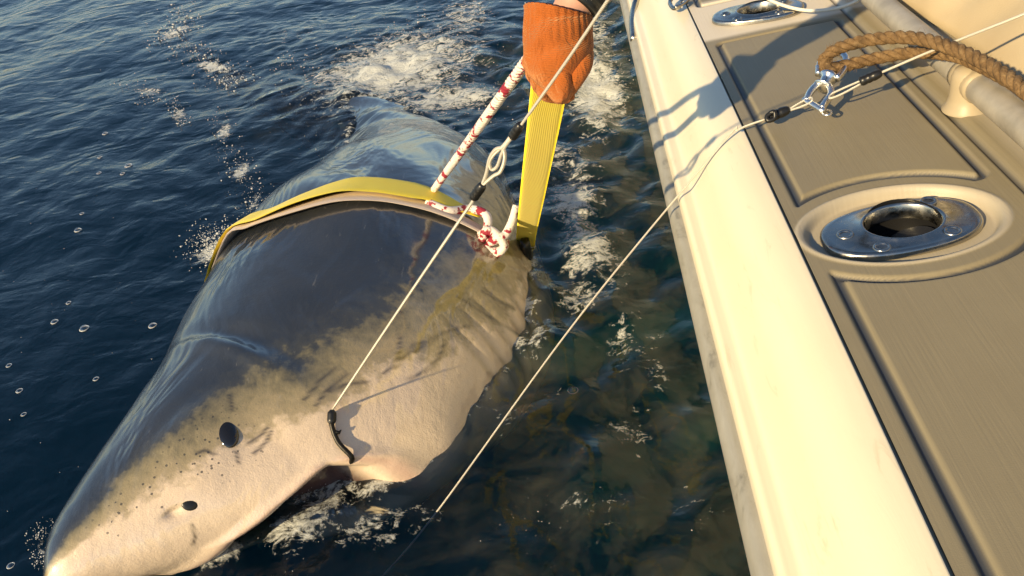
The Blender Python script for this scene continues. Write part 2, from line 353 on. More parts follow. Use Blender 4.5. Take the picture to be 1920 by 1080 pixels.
fpatch(1090, 330, .12, .25, .7); fpatch(1150, 520, .10, .2, .6); fpatch(1190, 800, .10, .12, .62); fpatch(1010, 640, .06, .14, .7); fpatch(940, 790, .07, .07, .6); fpatch(1230, 700, .06, .12, .65); fpatch(1120, 960, .12, .1, .55); fpatch(1300, 930, .08, .1, .5); fpatch(1130, 120, .1, .4, .8); fpatch(80, 1020, .04, .06, .6); fpatch(1240, 820, .1, .15, .25); fpatch(960, 500, .08, .08, .4)
def foam_at(x, y):
    f = np.zeros_like(x)
    for fx, fy, sx, sy, ro, st in FOAM:
        c, s_ = math.cos(ro), math.sin(ro); dx = (x-fx)*c+(y-fy)*s_; dy = -(x-fx)*s_+(y-fy)*c
        f = np.maximum(f, st*np.exp(-(dx/sx)**2-(dy/sy)**2))
    return f
def wash_at(x, y):                             # stirred bubbles and painted hull reflection between the shark and the hull
    g_ = smooth(-.75, -.05, x)*smooth(5.2, 3.6, y)*smooth(.2, .9, y)
    return np.clip(g_+.8*np.exp(-((x+.9)/.8)**2-((y-3.9)/.7)**2), 0, 1)
xs = grow(-6.2, .6, .021, -500, 500); ys = grow(.5, 7.8, .023, -500, 500)
gx, gy = np.meshgrid(xs, ys, indexing='ij'); fo = foam_at(gx, gy)
gz = wave(gx, gy)+fo*.009*np.sin(31*gx+7*np.sin(9*gy))*np.sin(27*gy+5*np.sin(11*gx))
wa_ = wash_at(gx, gy)
for k_ in range(14):
    lam = rng.uniform(.10, .32); th = rng.uniform(0, 6.28); kk_ = 2*math.pi/lam; gz += wa_*lam*.017*np.sin(kk_*(math.cos(th)*gx+math.sin(th)*gy)+3*np.sin(2.3*gx+k_)*np.sin(3.1*gy)+rng.uniform(0, 6.28))
# the water humps a little where it runs over the flank and past the hull
from mathutils import kdtree
_s, _ph, _P, _u, _i, _G = shark_grid(300, 160); zz = _P[..., 2]-wave(_P[..., 0], _P[..., 1]); cr = np.argwhere(np.sign(zz) != np.sign(np.roll(zz, -1, 1)))
kd = kdtree.KDTree(len(cr)); lapn = []
for q_, (a_, b_) in enumerate(cr): kd.insert((_P[a_, b_, 0], _P[a_, b_, 1], 0), q_)
kd.balance(); near = np.argwhere((gx > -2.2) & (gx < .3) & (gy > .6) & (gy < 4)); 
for a_, b_ in near:
    _, q_, d_ = kd.find((gx[a_, b_], gy[a_, b_], 0))
    if d_ < .2:
        sv_ = _s[cr[q_][0]]; rag = .5+.5*math.sin(sv_*23+3*math.sin(sv_*9))*math.sin(sv_*51+1.3); fo[a_, b_] = max(fo[a_, b_], (.35+.65*rag)*math.exp(-(d_/.04)**2)); gz[a_, b_] += .016*math.exp(-(d_/.05)**2)*(.4+rag)
nx, ny = gx.shape; V = np.stack([gx, gy, gz], -1).reshape(-1, 3)
idx = np.arange(nx*ny).reshape(nx, ny)
Fq = np.stack([idx[:-1, :-1], idx[1:, :-1], idx[1:, 1:], idx[:-1, 1:]], -1).reshape(-1, 4).tolist()
b0 = len(V); V = np.vstack([V, [[xs[0], ys[0], -30], [xs[-1], ys[0], -30], [xs[-1], ys[-1], -30], [xs[0], ys[-1], -30]]])
Fq += [tuple(idx[:, 0][::-1])+(b0, b0+1), tuple(idx[-1, :][::-1])+(b0+1, b0+2), tuple(idx[:, -1])+(b0+2, b0+3), tuple(idx[0, :])+(b0+3, b0), (b0+3, b0+2, b0+1, b0)]
Fq = [tuple(int(i) for i in f) for f in Fq]
sea = mesh_obj('sea', V, Fq, M['sea'], attrs={'foam': np.r_[fo.ravel(), 0, 0, 0, 0], 'wash_reflection': np.r_[wash_at(gx, gy).ravel(), 0, 0, 0, 0]}, kind='structure')
# ================================================================ boat
BM = Matrix([[BX[0], 0, BZ[0], DECK0[0]], [0, 1, 0, DECK0[1]], [BX[2], 0, BZ[2], DECK0[2]], [0, 0, 0, 1]])
boat = empty('boat', None, 'cream fibreglass boat side deck with rod holders and recessed panels', 'boat', M=BM)
YS = np.array([-2.5, -1.5, -.8]+list(np.arange(-.4, 3.21, .1))+[3.8, 4.6, 5.6, 7.0])
def sweep(name, prof, mat, parent=boat, ysv=YS, **k):
    prof = np.asarray(prof, float); n = len(prof); V = []; Fc = []
    for y in ysv: V += [(x, y, z) for x, z in prof]
    for i in range(len(ysv)-1):
        for j in range(n-1): Fc.append((i*n+j, i*n+j+1, (i+1)*n+j+1, (i+1)*n+j))
    return mesh_obj(name, V, Fc, mat, parent, **k)
prof = catmull([(.083, -.130), (.083, -.116), (.086, -.107), (.092, -.102), (.100, -.101), (.109, -.099), (.117, -.091), (.130, -.072), (.148, -.045), (.170, -.022), (.192, -.009), (.212, -.003), (.2225, -.0015)], 60)
sweep('gunwale', np.vstack([prof, [(.2235, -.004), (.227, -.005), (.229, -.012)]]), M['gel'])
a = np.linspace(-math.pi/2, math.pi/2, 9)
sweep('rub_rail', [(.10, -.195)]+[(.078-.018*math.cos(t), -.160+.030*math.sin(t)) for t in a]+[(.10, -.128)], M['rub'])
sweep('hull_side', catmull([(.082, -.190), (.11, -.27), (.16, -.42), (.23, -.62), (.34, -.85), (.55, -1.1), (1.4, -1.3)], 24), M['gel'])
# deck top with its moulded grooves and recesses as a height field
RH = [(.372, 1.045, math.radians(5)), (.375, 2.085, math.radians(-14))]        # rod holders
def ell(x, y, c, rx, ry): return np.sqrt(((x-c[0])/rx)**2+((y-c[1])/ry)**2)
def panel_sd(x, y, x0, x1, y0, y1, cut):
    r = .012; cx_, cy_ = (x0+x1)/2, (y0+y1)/2; qx = abs(x-cx_)-(x1-x0)/2+r; qy = abs(y-cy_)-(y1-y0)/2+r
    d = np.hypot(np.maximum(qx, 0), np.maximum(qy, 0))+np.minimum(np.maximum(qx, qy), 0)-r
    for c in cut: d = np.maximum(d, -(ell(x, y, c, .182, .142)-1)*.150)
    return d
PAN = [(.256, .524, 1.135, 1.935, RH), (.256, .530, -2.2, .955, RH), (.256, .524, 2.25, 3.6, RH)]
dx = np.arange(.226, .70, .0027); dy = np.r_[-2.4, -1.6, -1.0, -.6, np.arange(-.3, .80, .008), np.arange(.80, 1.26, .0024), np.arange(1.262, 1.80, .008), np.arange(1.80, 2.40, .003), np.arange(2.5, 3.7, .03), 4.4, 5.5, 7.0]
X, Y = np.meshgrid(dx, dy, indexing='ij'); Z = np.zeros_like(X); groove = np.zeros_like(X); pid = -np.ones(X.shape, int)
for k, (x0, x1, y0, y1, cut) in enumerate(PAN):
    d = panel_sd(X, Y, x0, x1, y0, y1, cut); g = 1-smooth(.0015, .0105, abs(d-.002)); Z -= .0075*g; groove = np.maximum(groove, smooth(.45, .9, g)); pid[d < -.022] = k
    Z += .0016*smooth(.004, -.008, d)
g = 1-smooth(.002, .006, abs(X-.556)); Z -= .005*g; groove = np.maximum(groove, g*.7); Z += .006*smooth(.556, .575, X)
e = ell(X, Y, RH[0], .137, .099); Z -= .016*(1-smooth(.915, 1.0, e)); Z += .0025*np.exp(-((e-1.045)/.03)**2)
for c in RH:
    Z -= .12*(1-smooth(.95, 1.05, np.hypot(X-c[0]-.008, Y-c[1]-.005)/.060))
gel = np.clip(smooth(1.955, 1.985, Y)*smooth(2.29, 2.25, Y)+smooth(1.10, 1.06, e)*.4+smooth(.565, .60, X)*.3, 0, 1)
V = np.stack([X, Y, Z], -1).reshape(-1, 3); idx = np.arange(X.size).reshape(X.shape)
quads = np.stack([idx[:-1, :-1], idx[1:, :-1], idx[1:, 1:], idx[:-1, 1:]], -1).reshape(-1, 4); qp = pid[:-1, :-1].ravel()
for k in (-1, 0, 1, 2):
    f = quads[qp == k]; u, inv = np.unique(f, return_inverse=True)
    mesh_obj('deck_top' if k < 0 else 'deck_panel', V[u], inv.reshape(-1, 4), M['deck'], boat, attrs={'gel': gel.ravel()[u], 'groove': groove.ravel()[u]})
sweep('coaming', [(.698, .004), (.715, .012), (.735, .012), (.75, 0), (.755, -.02), (.755, -.70)], M['gel'])
sweep('cockpit_floor', [(.756, -.69), (2.6, -.69)], M['floor'], ysv=np.array([-2.5, 1, 3, 7.0]))
# rod holders
def flange(c, rot, rx, ry, h, z0):
    k = 72; ca, sa = math.cos(rot), math.sin(rot); rings = []
    for u, zz in ((1.0, 0), (1.0, h*.5), (.985, h*.8), (.955, h*.97), (.90, h)):
        a = np.linspace(0, 2*math.pi, k, endpoint=False); x = rx*u*np.sign(np.cos(a))*abs(np.cos(a))**.86; y = ry*u*np.sign(np.sin(a))*abs(np.sin(a))**.80; rings.append((x, y, np.full(k, zz)))
    hx, hy = .056, .047
    for u, zz in ((1.10, h*1.02), (1.05, h*1.35), (1.0, h*1.4), (.95, h*1.1), (.93, -.01)):
        a = np.linspace(0, 2*math.pi, k, endpoint=False); rings.append((.006+hx*u*np.cos(a), .004+hy*u*np.sin(a), np.full(k, zz)))
    V = np.vstack([np.stack([c[0]+x*ca-y*sa, c[1]+x*sa+y*ca, z+z0], 1) for x, y, z in rings])
    Fc = [(i*k+j, i*k+(j+1) % k, (i+1)*k+(j+1) % k, (i+1)*k+j) for i in range(len(rings)-1) for j in range(k)]
    return V, Fc
def disc_rings(c, prof, k=28):
    V = []; Fc = []
    for r, z in prof: V += [(c[0]+r*math.cos(2*math.pi*j/k), c[1]+r*math.sin(2*math.pi*j/k), c[2]+z) for j in range(k)]
    for i in range(len(prof)-1): Fc += [(i*k+j, i*k+(j+1) % k, (i+1)*k+(j+1) % k, (i+1)*k+j) for j in range(k)]
    Fc.append(tuple((len(prof)-1)*k+j for j in range(k))); return np.array(V), Fc
for i, (cx_, cy_, ro) in enumerate(RH):
    z0 = -.0145 if i == 0 else .001
    fl = mesh_obj('rod_holder', *flange((cx_, cy_), ro, .112, .068, .011, z0), M['steel'], boat)
    P = np.array([(cx_+.006, cy_+.004, z0+.012), (cx_+.006, cy_+.004, -.03), (cx_+.004, cy_-.03, -.10), (cx_, cy_-.08, -.19)])
    Vt, Ft = tube(catmull(P, 10), [.0525]*10, 32, caps=False); Ft += [tuple(range(9*32, 10*32))]
    mesh_obj('cup_liner', Vt, Ft, M['cup'], fl)
    # plastic flap standing in the mouth of the cup
    a = np.linspace(0, math.pi*2, 30, endpoint=False)
    Vc = np.stack([cx_+.014+.038*np.cos(a), cy_-.002+.034*np.sin(a), z0-.022+.012*np.cos(a)], 1); Vc = np.vstack([Vc, Vc-[0, 0, .006]])
    mesh_obj('cup_flap', Vc, [tuple(range(30)), tuple(range(59, 29, -1))]+[(j, (j+1) % 30, 30+(j+1) % 30, 30+j) for j in range(30)], M['cup'], fl, smooth_=False)
    for sx, sy in ((-.078, .004), (.055, -.043), (.062, .045), (-.045, -.046)):
        x = cx_+sx*math.cos(ro)-sy*math.sin(ro); y = cy_+sx*math.sin(ro)+sy*math.cos(ro)
        mesh_obj('screw', *disc_rings((x, y, z0+.0105), [(.0125, 0), (.0125, .001), (.011, .0025), (.0085, .003), (.0075, .0005), (.004, -.001), (.002, -.001)]), M['steel'], fl)
# hand rail on its post
rx_, rz_ = .592, .052
Vr, Fr = tube([(rx_, y, rz_+.001*math.sin(y*3)) for y in np.linspace(-1.2, 6, 40)], .0245, 20)
mesh_obj('hand_rail', Vr, Fr, M['galv'], boat)
for y in (1.36, 3.4):
    ps = mesh_obj('rail_post', *disc_rings((rx_-.004, y, .003), [(.040, 0), (.040, .003), (.034, .010), (.030, .024), (.029, .045), (.0285, .060), (.024, .072), (.010, .078)]), M['pvc'], boat)
    Vc, Fc = tube([(rx_, y-.035+.01*t, rz_) for t in range(8)], .0275, 20); mesh_obj('rail_collar', Vc, Fc, M['pvc'], ps)
mesh_obj('corner_fitting', *tube(catmull([(.075, 2.50, -.135), (.083, 2.62, -.115), (.10, 2.72, -.10), (.135, 2.80, -.06)], 16), .012, 12), M['steel'], boat)
# canvas cover bundled inside the rail
gy_, gx_ = np.meshgrid(np.linspace(1.35, 3.6, 120), np.linspace(0, 1, 70), indexing='ij')
fold = .055*abs(np.sin(9*gy_-9*gx_+.9*np.sin(5*gy_)))**.7+.022*abs(np.sin(23*gy_+14*gx_+1.5*np.sin(7*gx_)))+.018*np.sin(15*gy_-6*gx_+2*np.sin(3*gy_))+.008*np.sin(31*gy_+9*gx_)
cxv = .665+.75*gx_+.02*np.sin(5*gy_); czv = .01+.30*np.sin(np.clip(gx_*1.5, 0, 1)*math.pi/2)+fold*np.clip(gx_*5, 0, 1)-.25*np.clip(gx_-.7, 0, 1)
cb = Matrix(BM); Vc = np.stack([cxv, gy_, czv], -1).reshape(-1, 3); Wc = DECK0+Vc[:, :1]*BX+Vc[:, 1:2]*[0, 1, 0]+Vc[:, 2:3]*BZ
ii = np.arange(120*70).reshape(120, 70)
cover = mesh_obj('canvas_cover', Wc, np.stack([ii[:-1, :-1], ii[1:, :-1], ii[1:, 1:], ii[:-1, 1:]], -1).reshape(-1, 4), M['canvas'], label='cream canvas cover lying in folds behind the hand rail', category='cover')
so_ = cover.modifiers.new('thick', 'SOLIDIFY'); so_.thickness = .006
# ================================================================ shark
s, ph, P, up, si, G = shark_grid(620, 320)
deg = np.degrees(ph); fold_phi = np.where(deg > 180, 360-deg, deg)
Sg = np.repeat(s[:, None], len(ph), 1); Pg = np.repeat(fold_phi[None], len(s), 0); left = np.repeat((deg <= 180)[None], len(s), 0)
C0 = G[:, None, :3]; Nn = P-C0; Nn /= np.linalg.norm(Nn, axis=2)[..., None]+1e-9
px0 = proj(P); NV = np.cross(np.gradient(P, axis=1), np.gradient(P, axis=0)); NV *= np.sign((NV*Nn).sum(2))[..., None]; NV /= np.linalg.norm(NV, axis=2)[..., None]+1e-12
facing = (NV*(CAM-P)).sum(2) > 0
def on_shark(x, y):
    d = np.hypot(px0[..., 0]-x, px0[..., 1]-y)+np.where(facing, 0, 1e4); return np.unravel_index(d.argmin(), d.shape)
# mouth: pushed in between the upper and the lower lip
Du = np.repeat(deg[None], len(s), 0); mv = smooth(149, 152, Du)*smooth(232, 222, Du)
s_up = np.interp(Du, [149, 151, 163, 181, 222], [.445, .439, .350, .262, .20]); s_lo = np.interp(Du, [149, 151, 161, 185, 202, 222], [.445, .455, .505, .540, .53, .44])
mid = np.minimum(Sg-s_up, s_lo-Sg); mm = smooth(.0, .045, mid)*mv; mk = smooth(.010, .030, mid)*mv
lip = np.exp(-((mid+.012)/.016)**2)*mv*.6
disp = -.11*mm*smooth(150, 164, Du)+.010*np.exp(-((mid+.022)/.022)**2)*mv
disp += .045*np.exp(-((Sg-.60)/.09)**2-((Du-180)/24)**2)
# brow over the eye, slight hollow behind it, gill folds
def blob(s0, p0, ws, wp): return np.exp(-((Sg-s0)/ws)**2-((Pg-p0)/wp)**2)
disp += .014*blob(.317, 99, .09, 9)-.010*blob(.375, 124, .05, 9)+.008*blob(.25, 130, .05, 10)-.010*blob(.200, 140, .016, 4)
scar = np.zeros_like(Sg)
for k in range(5):
    sc_ = .80+.055*k+.05*((Pg-150)/40)**2; win = smooth(128, 138, Pg)*smooth(178, 165, Pg); gl = np.exp(-((Sg-sc_)/.011)**2)*win
    disp -= .004*gl; disp += .001*np.exp(-((Sg-sc_-.028)/.018)**2)*win; scar = np.maximum(scar, .40*gl)
# low ripples of the skin where it bends under the strap
disp += .010*blob(.50, 80, .025, 35)-.010*blob(.55, 80, .03, 35)
disp += .004*np.sin(Sg*17+Pg*.11)*smooth(.6, 1.0, Sg)
P = P+Nn*disp[..., None]
for poly in ([(570, 750), (600, 715), (632, 690)], [(592, 760), (615, 730), (650, 700)], [(620, 735), (645, 722), (688, 716)], [(740, 690), (775, 650), (800, 640)], [(765, 712), (810, 685), (835, 640)], [(720, 700), (745, 670), (750, 630)],
             [(778, 660), (830, 625), (880, 610)], [(860, 555), (930, 600), (1000, 650)], [(905, 545), (960, 580)], [(430, 745), (435, 770)], [(470, 830), (492, 815), (505, 800)], [(478, 850), (500, 830), (512, 808)], [(445, 845), (448, 868)], [(360, 985), (366, 1005), (362, 1020)], [(370, 850), (385, 845), (402, 852)], [(1180, 700), (700, 640)][:0]):
    if len(poly) < 2: continue
    q = catmull([(*p, 0) for p in poly], 30)[:, :2]
    x0, y0 = q.min(0)-12; x1, y1 = q.max(0)+12; sel = (px0[..., 0] > x0) & (px0[..., 0] < x1) & (px0[..., 1] > y0) & (px0[..., 1] < y1) & facing
    pts = px0[sel]; dd = np.min(np.hypot(pts[:, None, 0]-q[None, :, 0], pts[:, None, 1]-q[None, :, 1]), 1); scar[sel] = np.maximum(scar[sel], np.exp(-(dd/3.3)**2))
bnd = np.interp(Sg, [0, .05, .17, .3, .43, .56, .75, 1.0, 1.5, 4], [90, 94, 97, 100, 102, 111, 118, 121, 124, 116])
pd = Pg-bnd; pd = np.where(Sg > .75, pd*np.interp(Sg, [.75, 1.2], [1, .72]), pd)
pores = smooth(.05, .12, Sg)*smooth(.44, .34, Sg)*smooth(98, 104, Pg)*smooth(142, 130, Pg)
nS, nP = Sg.shape; ii = np.arange(nS*nP).reshape(nS, nP); jj = np.roll(ii, -1, 1)
Fs = np.stack([ii[:-1], jj[:-1], jj[1:], ii[1:]], -1).reshape(-1, 4).tolist()
Fs += [tuple(ii[0][::-1].tolist()), tuple(ii[-1].tolist())]
A = {k: v.ravel() for k, v in dict(s=Sg, pd=pd, mouth=mk, lip=lip, scar=scar, pores=pores).items()}
VS = P.reshape(-1, 3)
def fin(root0, root1, tip, back, thick, base_pd, n=18, m=14):
    """swept blade: root edge root0->root1, tip, trailing bow"""
    root0, root1, tip = map(np.asarray, (root0, root1, tip)); u = np.linspace(0, 1, n); v = np.linspace(0, 1, m); top = np.zeros((n, m, 3)); nrm = np.cross(root1-root0, tip-root0); nrm = nrm/np.linalg.norm(nrm)
    for i, a_ in enumerate(u):
        lead = root0+(tip-root0)*a_+back*.10*math.sin(a_*math.pi)*np.linalg.norm(tip-root0)*-1; trail = root1+(tip-root1)*a_+back*.12*math.sin(a_*math.pi)*np.linalg.norm(tip-root0)*-1
        for j, b in enumerate(v): top[i, j] = lead+(trail-lead)*b
    prof_ = np.sqrt(np.clip(v, 0, 1))*(1-v)*2.0; th = thick*(1-.8*u[:, None])*prof_[None]
    A_ = (top+nrm*th[..., None]).reshape(-1, 3); B_ = (top-nrm*th[..., None]).reshape(-1, 3); k = n*m; id_ = np.arange(k).reshape(n, m); f = []
    q = np.stack([id_[:-1, :-1], id_[1:, :-1], id_[1:, 1:], id_[:-1, 1:]], -1).reshape(-1, 4)
    f += q.tolist()+(q[:, ::-1]+k).tolist()
    for i in range(n-1):
        f.append([int(id_[i, 0]), int(id_[i, 0]+k), int(id_[i+1, 0]+k), int(id_[i+1, 0])]); f.append([int(id_[i+1, -1]), int(id_[i+1, -1]+k), int(id_[i, -1]+k), int(id_[i, -1])])
    return np.vstack([A_, B_]), f, np.full(2*k, base_pd)
def sp(sv, phi): i = int(np.argmin(abs(s-sv))); j = int(phi/360*nP) % nP; return P[i, j], Nn[i, j], i
def tang(i): t_ = G[min(i+2, nS-1), :3]-G[i-2, :3]; return t_/np.linalg.norm(t_)
fins = []
a0, n0, i0 = sp(2.0, 2); a1, _, _ = sp(2.45, 0); fins.append((a0-n0*.05, a1-n0*.05, a0+n0*.30+tang(i0)*.42-np.array([0, 0, .22]), -tang(i0), .03, -40))
a0, n0, i0 = sp(1.62, 128); a1, _, _ = sp(1.98, 126); fins.append((a0-n0*.06, a1-n0*.06, a0+n0*.30+np.array([.05, .55, -.42]), -tang(i0), .045, -20))
a0, n0, i0 = sp(1.62, 232); a1, _, _ = sp(1.98, 234); fins.append((a0-n0*.06, a1-n0*.06, a0+n0*.45+np.array([-.2, .45, -.35]), -tang(i0), .045, -20))
tl = G[-1, :3]; td = tang(nS-4)
fins.append((tl-td*.22, tl+td*.05+np.array([.05, .02, -.02]), np.array([*at_z(332, 62)[:2], SEA+.03]), -td, .03, -40))
fins.append((tl-td*.20, tl+td*.05, tl+np.array([.25, .45, -.55]), -td, .03, -40))
for fa in fins:
    Vf, Ff, pdv = fin(*fa); n0_ = len(VS); VS = np.vstack([VS, Vf]); Fs += [[i+n0_ for i in f] for f in Ff]
    for k in A: A[k] = np.r_[A[k], pdv if k == 'pd' else np.zeros(len(Vf))]
mouth_c = P[on_shark(600, 930)]
shark = mesh_obj('shark', VS, Fs, M['shark'], attrs=A, label='large grey and white shark lying rolled beside the boat with a hook in its jaw', category='shark')
def surf_frame(x, y):
    i, j = on_shark(x, y); n = NV[i, j]; dn = at_d(x, y+6, 1)-at_d(x, y, 1); dn = dn-n*(dn@n); dn /= np.linalg.norm(dn); return P[i, j], n, dn, np.cross(n, dn)
c, n, dn, sd = surf_frame(427, 807); tilt = math.radians(20); dl = dn*math.cos(tilt)+sd*math.sin(tilt)*(1 if sd@(R@np.array([1, 0, 0])) > 0 else -1); sd = np.cross(n, dl)
eye = mesh_obj('eye', *ellipsoid(c-n*.006, [sd*.0225, dl*.037, n*.010], 28, 16), M['eye'], shark)
c, n, dn, sd = surf_frame(357, 943); mesh_obj('nostril', *ellipsoid(c-n*.002, [(sd+dn*.3)*.0155, (dn-sd*.3)*.0125, n*.004], 20, 10), M['black'], shark, label='dark oval nostril on the pale snout')
# ================================================================ hook, straps, ropes, wires
def path_px(pts, n=40):                       # (px, py, distance) -> smooth 3-D path
    return catmull([at_d(*p) for p in pts], n)
def dist(Pt): return float(np.linalg.norm(np.asarray(Pt)-CAM))
def lay(pts, off, n=60, pre=()):                      # a path lying on the shark's skin
    Q = []; W = []
    for sv, f_ in pre: p_, _, i = sp(sv, f_); j = int(f_/360*nP) % nP; Q.append(p_+NV[i, j]*off); W.append(tang(max(3, i)))
    for x, y in pts:
        i, j = on_shark(x, y); Q.append(P[i, j]+NV[i, j]*off); W.append(tang(max(3, i)))
    return catmull(Q, n), catmull(W, n)
hk = [P[on_shark(622, 770)]+NV[on_shark(622, 770)]*.014, P[on_shark(620, 800)]+NV[on_shark(620, 800)]*.010, P[on_shark(632, 830)]+NV[on_shark(632, 830)]*.009, P[on_shark(648, 858)]+NV[on_shark(648, 858)]*.008]
hk2 = hk+[hk[3]-NV[on_shark(648, 858)]*.035+np.array([0, -.01, -.01]), hk[3]-NV[on_shark(648, 858)]*.06+np.array([-.03, -.01, -.01])]
hook = empty('fish_hook', hk[0], 'black circle hook lodged in the corner of the shark mouth', 'hook')
qh = catmull(hk2, 50); Geo().add(*tube(qh, np.interp(np.linspace(0, 1, 50), [0, .1, .85, 1], [.005, .0056, .006, .001]), 10)).obj('bend', M['dark'], hook)
Geo().add(*tube(catmull(hk[:2], 12), np.interp(np.linspace(0, 1, 12), [0, .2, .8, 1], [.005, .010, .010, .006]), 10)).obj('shank_wrap', M['black'], hook)
bq = hk[1]*.55+hk[2]*.45; Geo().add(*tube([bq, bq+(at_d(642, 812, dist(bq))-bq)*.6, at_d(640, 806, dist(bq))], [.005, .004, .001], 8)).obj('barb', M['dark'], hook)
# --- leader from the hook up past the glove
d0 = dist(hk[0]); dT = 1.02
def d_on(px, py, A_, B_):
    t = math.hypot(px-A_[0], py-A_[1])/math.hypot(B_[0]-A_[0], B_[1]-A_[1]); return 1/((1-t)/A_[2]+t/B_[2])
A_, B_ = (622, 770, d0), (1140, 0, dT); L1 = lambda x, y: at_d(x, y, d_on(x, y, A_, B_))
WR = .0021
lead = empty('hook_leader', hk[0], 'steel wire leader running from the fish hook up to a crimped eye', 'wire')
Geo().add(*tube(catmull([hk[0], L1(760, 563), L1(890, 372)], 30), WR*1.25, 8)).obj('cable', M['wire'], lead)
def crimp(name, P0, P1, r, parent, mat='black'):
    q = catmull([P0, (np.asarray(P0)+P1)/2, P1], 14); Geo().add(*tube(q, r*np.array([.72, .95, 1, 1, .9, 1, 1, .9, 1, 1, .95, .9, .8, .6]), 10)).obj(name, M[mat], parent)
crimp('crimp', L1(887, 372), L1(906, 345), .0085, lead)
def eye_loop(pts, name, parent, r=WR*1.3, mat='wire', close=False):
    q = catmull([L1(x, y) if len(p) == 2 else at_d(*p) for p in pts for x, y in [p[:2]]], 50); Geo().add(*tube(q, r, 8)).obj(name, M[mat], parent)
eye_loop([(903, 350), (912, 325), (918, 298), (930, 280), (944, 280), (946, 300), (938, 322), (925, 330), (905, 347)], 'eye_loop', lead, .0030)
upl = empty('wire_leader', L1(970, 245), 'steel wire leader crossing in front of the orange glove', 'wire')
Geo().add(*tube(catmull([L1(966, 250), L1(1060, 118), L1(1140, 0), L1(1190, -74)], 30), WR*1.05, 8)).obj('cable', M['wire'], upl)
crimp('crimp', L1(960, 258), L1(977, 232), .0075, upl)
eye_loop([(962, 255), (948, 273), (940, 290), (932, 312), (922, 318), (918, 305), (926, 290), (945, 272), (960, 252)], 'eye_loop', upl, .0027)
# --- yellow strap
rho = []
strap = empty('lifting_strap', P[on_shark(690, 350)], 'yellow webbing strap looped over the shark and held in the glove', 'strap')
q, W = lay([(440, 442), (500, 407), (570, 378), (640, 362), (700, 356), (760, 362), (805, 374), (850, 394), (893, 413)], .016, pre=((1.07, 318), (1.065, 338), (1.06, 356))); tt = np.linspace(0, 1, 60)
Geo().add(*ribbon(q+W*np.interp(tt, [0, .3, .6, 1], [0, .010, .012, 0])[:, None], W, np.interp(tt, [0, .2, .5, .75, .86, 1], [.06, .105, .130, .125, .08, .026]), .006)).obj('back_band', M['yellow'], strap)
q, W = lay([(440, 447), (480, 422), (560, 394), (640, 379), (710, 374), (770, 380), (830, 402), (885, 430), (925, 455)], .009, pre=((1.03, 318), (1.025, 338), (1.02, 356)))
Geo().add(*ribbon(q, W, np.interp(tt, [0, .3, .8, 1], [.07, .085, .060, .03]), .009)).obj('chafe_sleeve', M['pink'], strap, label='pale woven chafe sleeve')
gd = 1.33; top = at_d(1033, 120, gd+.015); bot = at_z(985, 462, SEA+.02); bot2 = bot+np.array([-.03, .05, -.22]); q = catmull([top, at_d(1026, 190, gd+.07), top*.45+bot*.55, bot, bot2], 60)
wd = R@np.array([1, -.10, -.45]); Geo().add(*ribbon(q, wd, np.interp(tt, [0, .1, .5, 1], [.045, .060, .062, .055]), .004)).obj('hanging_band', M['yellow'], strap)
e0 = at_z(986, 468, SEA+.05); Geo().add(*tube(catmull([e0+[0, 0, .035], e0, e0+[.0, .01, -.10]], 12), [.020, .024, .026, .027, .027, .027, .027, .027, .027, .027, .026, .024], 14, flat=.6)).obj('end_sleeve', M['black'], strap)
e0 = at_z(958, 470, SEA+.04); Geo().add(*ellipsoid(e0, np.array([R@[.022, 0, 0], R@[0, .026, 0], R@[0, 0, .02]]), 14, 9)).obj('end_buckle', M['black'], strap)
# --- white rope with red flecks
rope = empty('flecked_rope', P[on_shark(812, 372)], 'white rope with dark red flecks tied to the strap and rising to the glove', 'rope')
k0 = P[on_shark(812, 372)]+NV[on_shark(812, 372)]*.03; k1 = at_d(992, 108, gd+.03)
g = Geo()
for st in strands(catmull([k0-(k1-k0)*.02, k0*.5+k1*.5, k1], 60), .0098, .055, 4, 9): g.add(*tube(st, .0055, 7))
g.obj('line', M['fleck'], rope)
kk = lambda x, y, o: P[on_shark(x, y)]+NV[on_shark(x, y)]*o
dk = dist(kk(925, 450, .03))
g = Geo(); g.add(*tube(catmull([kk(800, 385, .012), kk(840, 404, .014), kk(875, 405, .02), at_d(905, 398, dk-.01), at_d(915, 412, dk-.03), at_d(910, 440, dk-.035), at_d(900, 455, dk-.02), at_d(915, 470, dk-.03), at_d(938, 470, dk-.04), at_d(947, 455, dk-.03), at_d(930, 440, dk-.045), at_d(912, 432, dk-.05), at_d(905, 448, dk-.03)], 90), .0125, 10))
g.add(*tube(catmull([at_d(918, 455, dk-.03), at_d(935, 446, dk-.055), at_d(948, 440, dk-.05), at_d(960, 415, dk-.05), at_d(968, 385, dk-.05)], 30), np.interp(np.linspace(0, 1, 30), [0, .5, 1], [.013, .0135, .010]), 10))
g.add(*tube(catmull([at_d(900, 440, dk-.02), at_d(922, 432, dk-.05), at_d(945, 460, dk-.055), at_d(930, 476, dk-.04), at_d(908, 462, dk-.03)], 30), .0115, 10))
g.obj('knot', M['fleck'], rope)
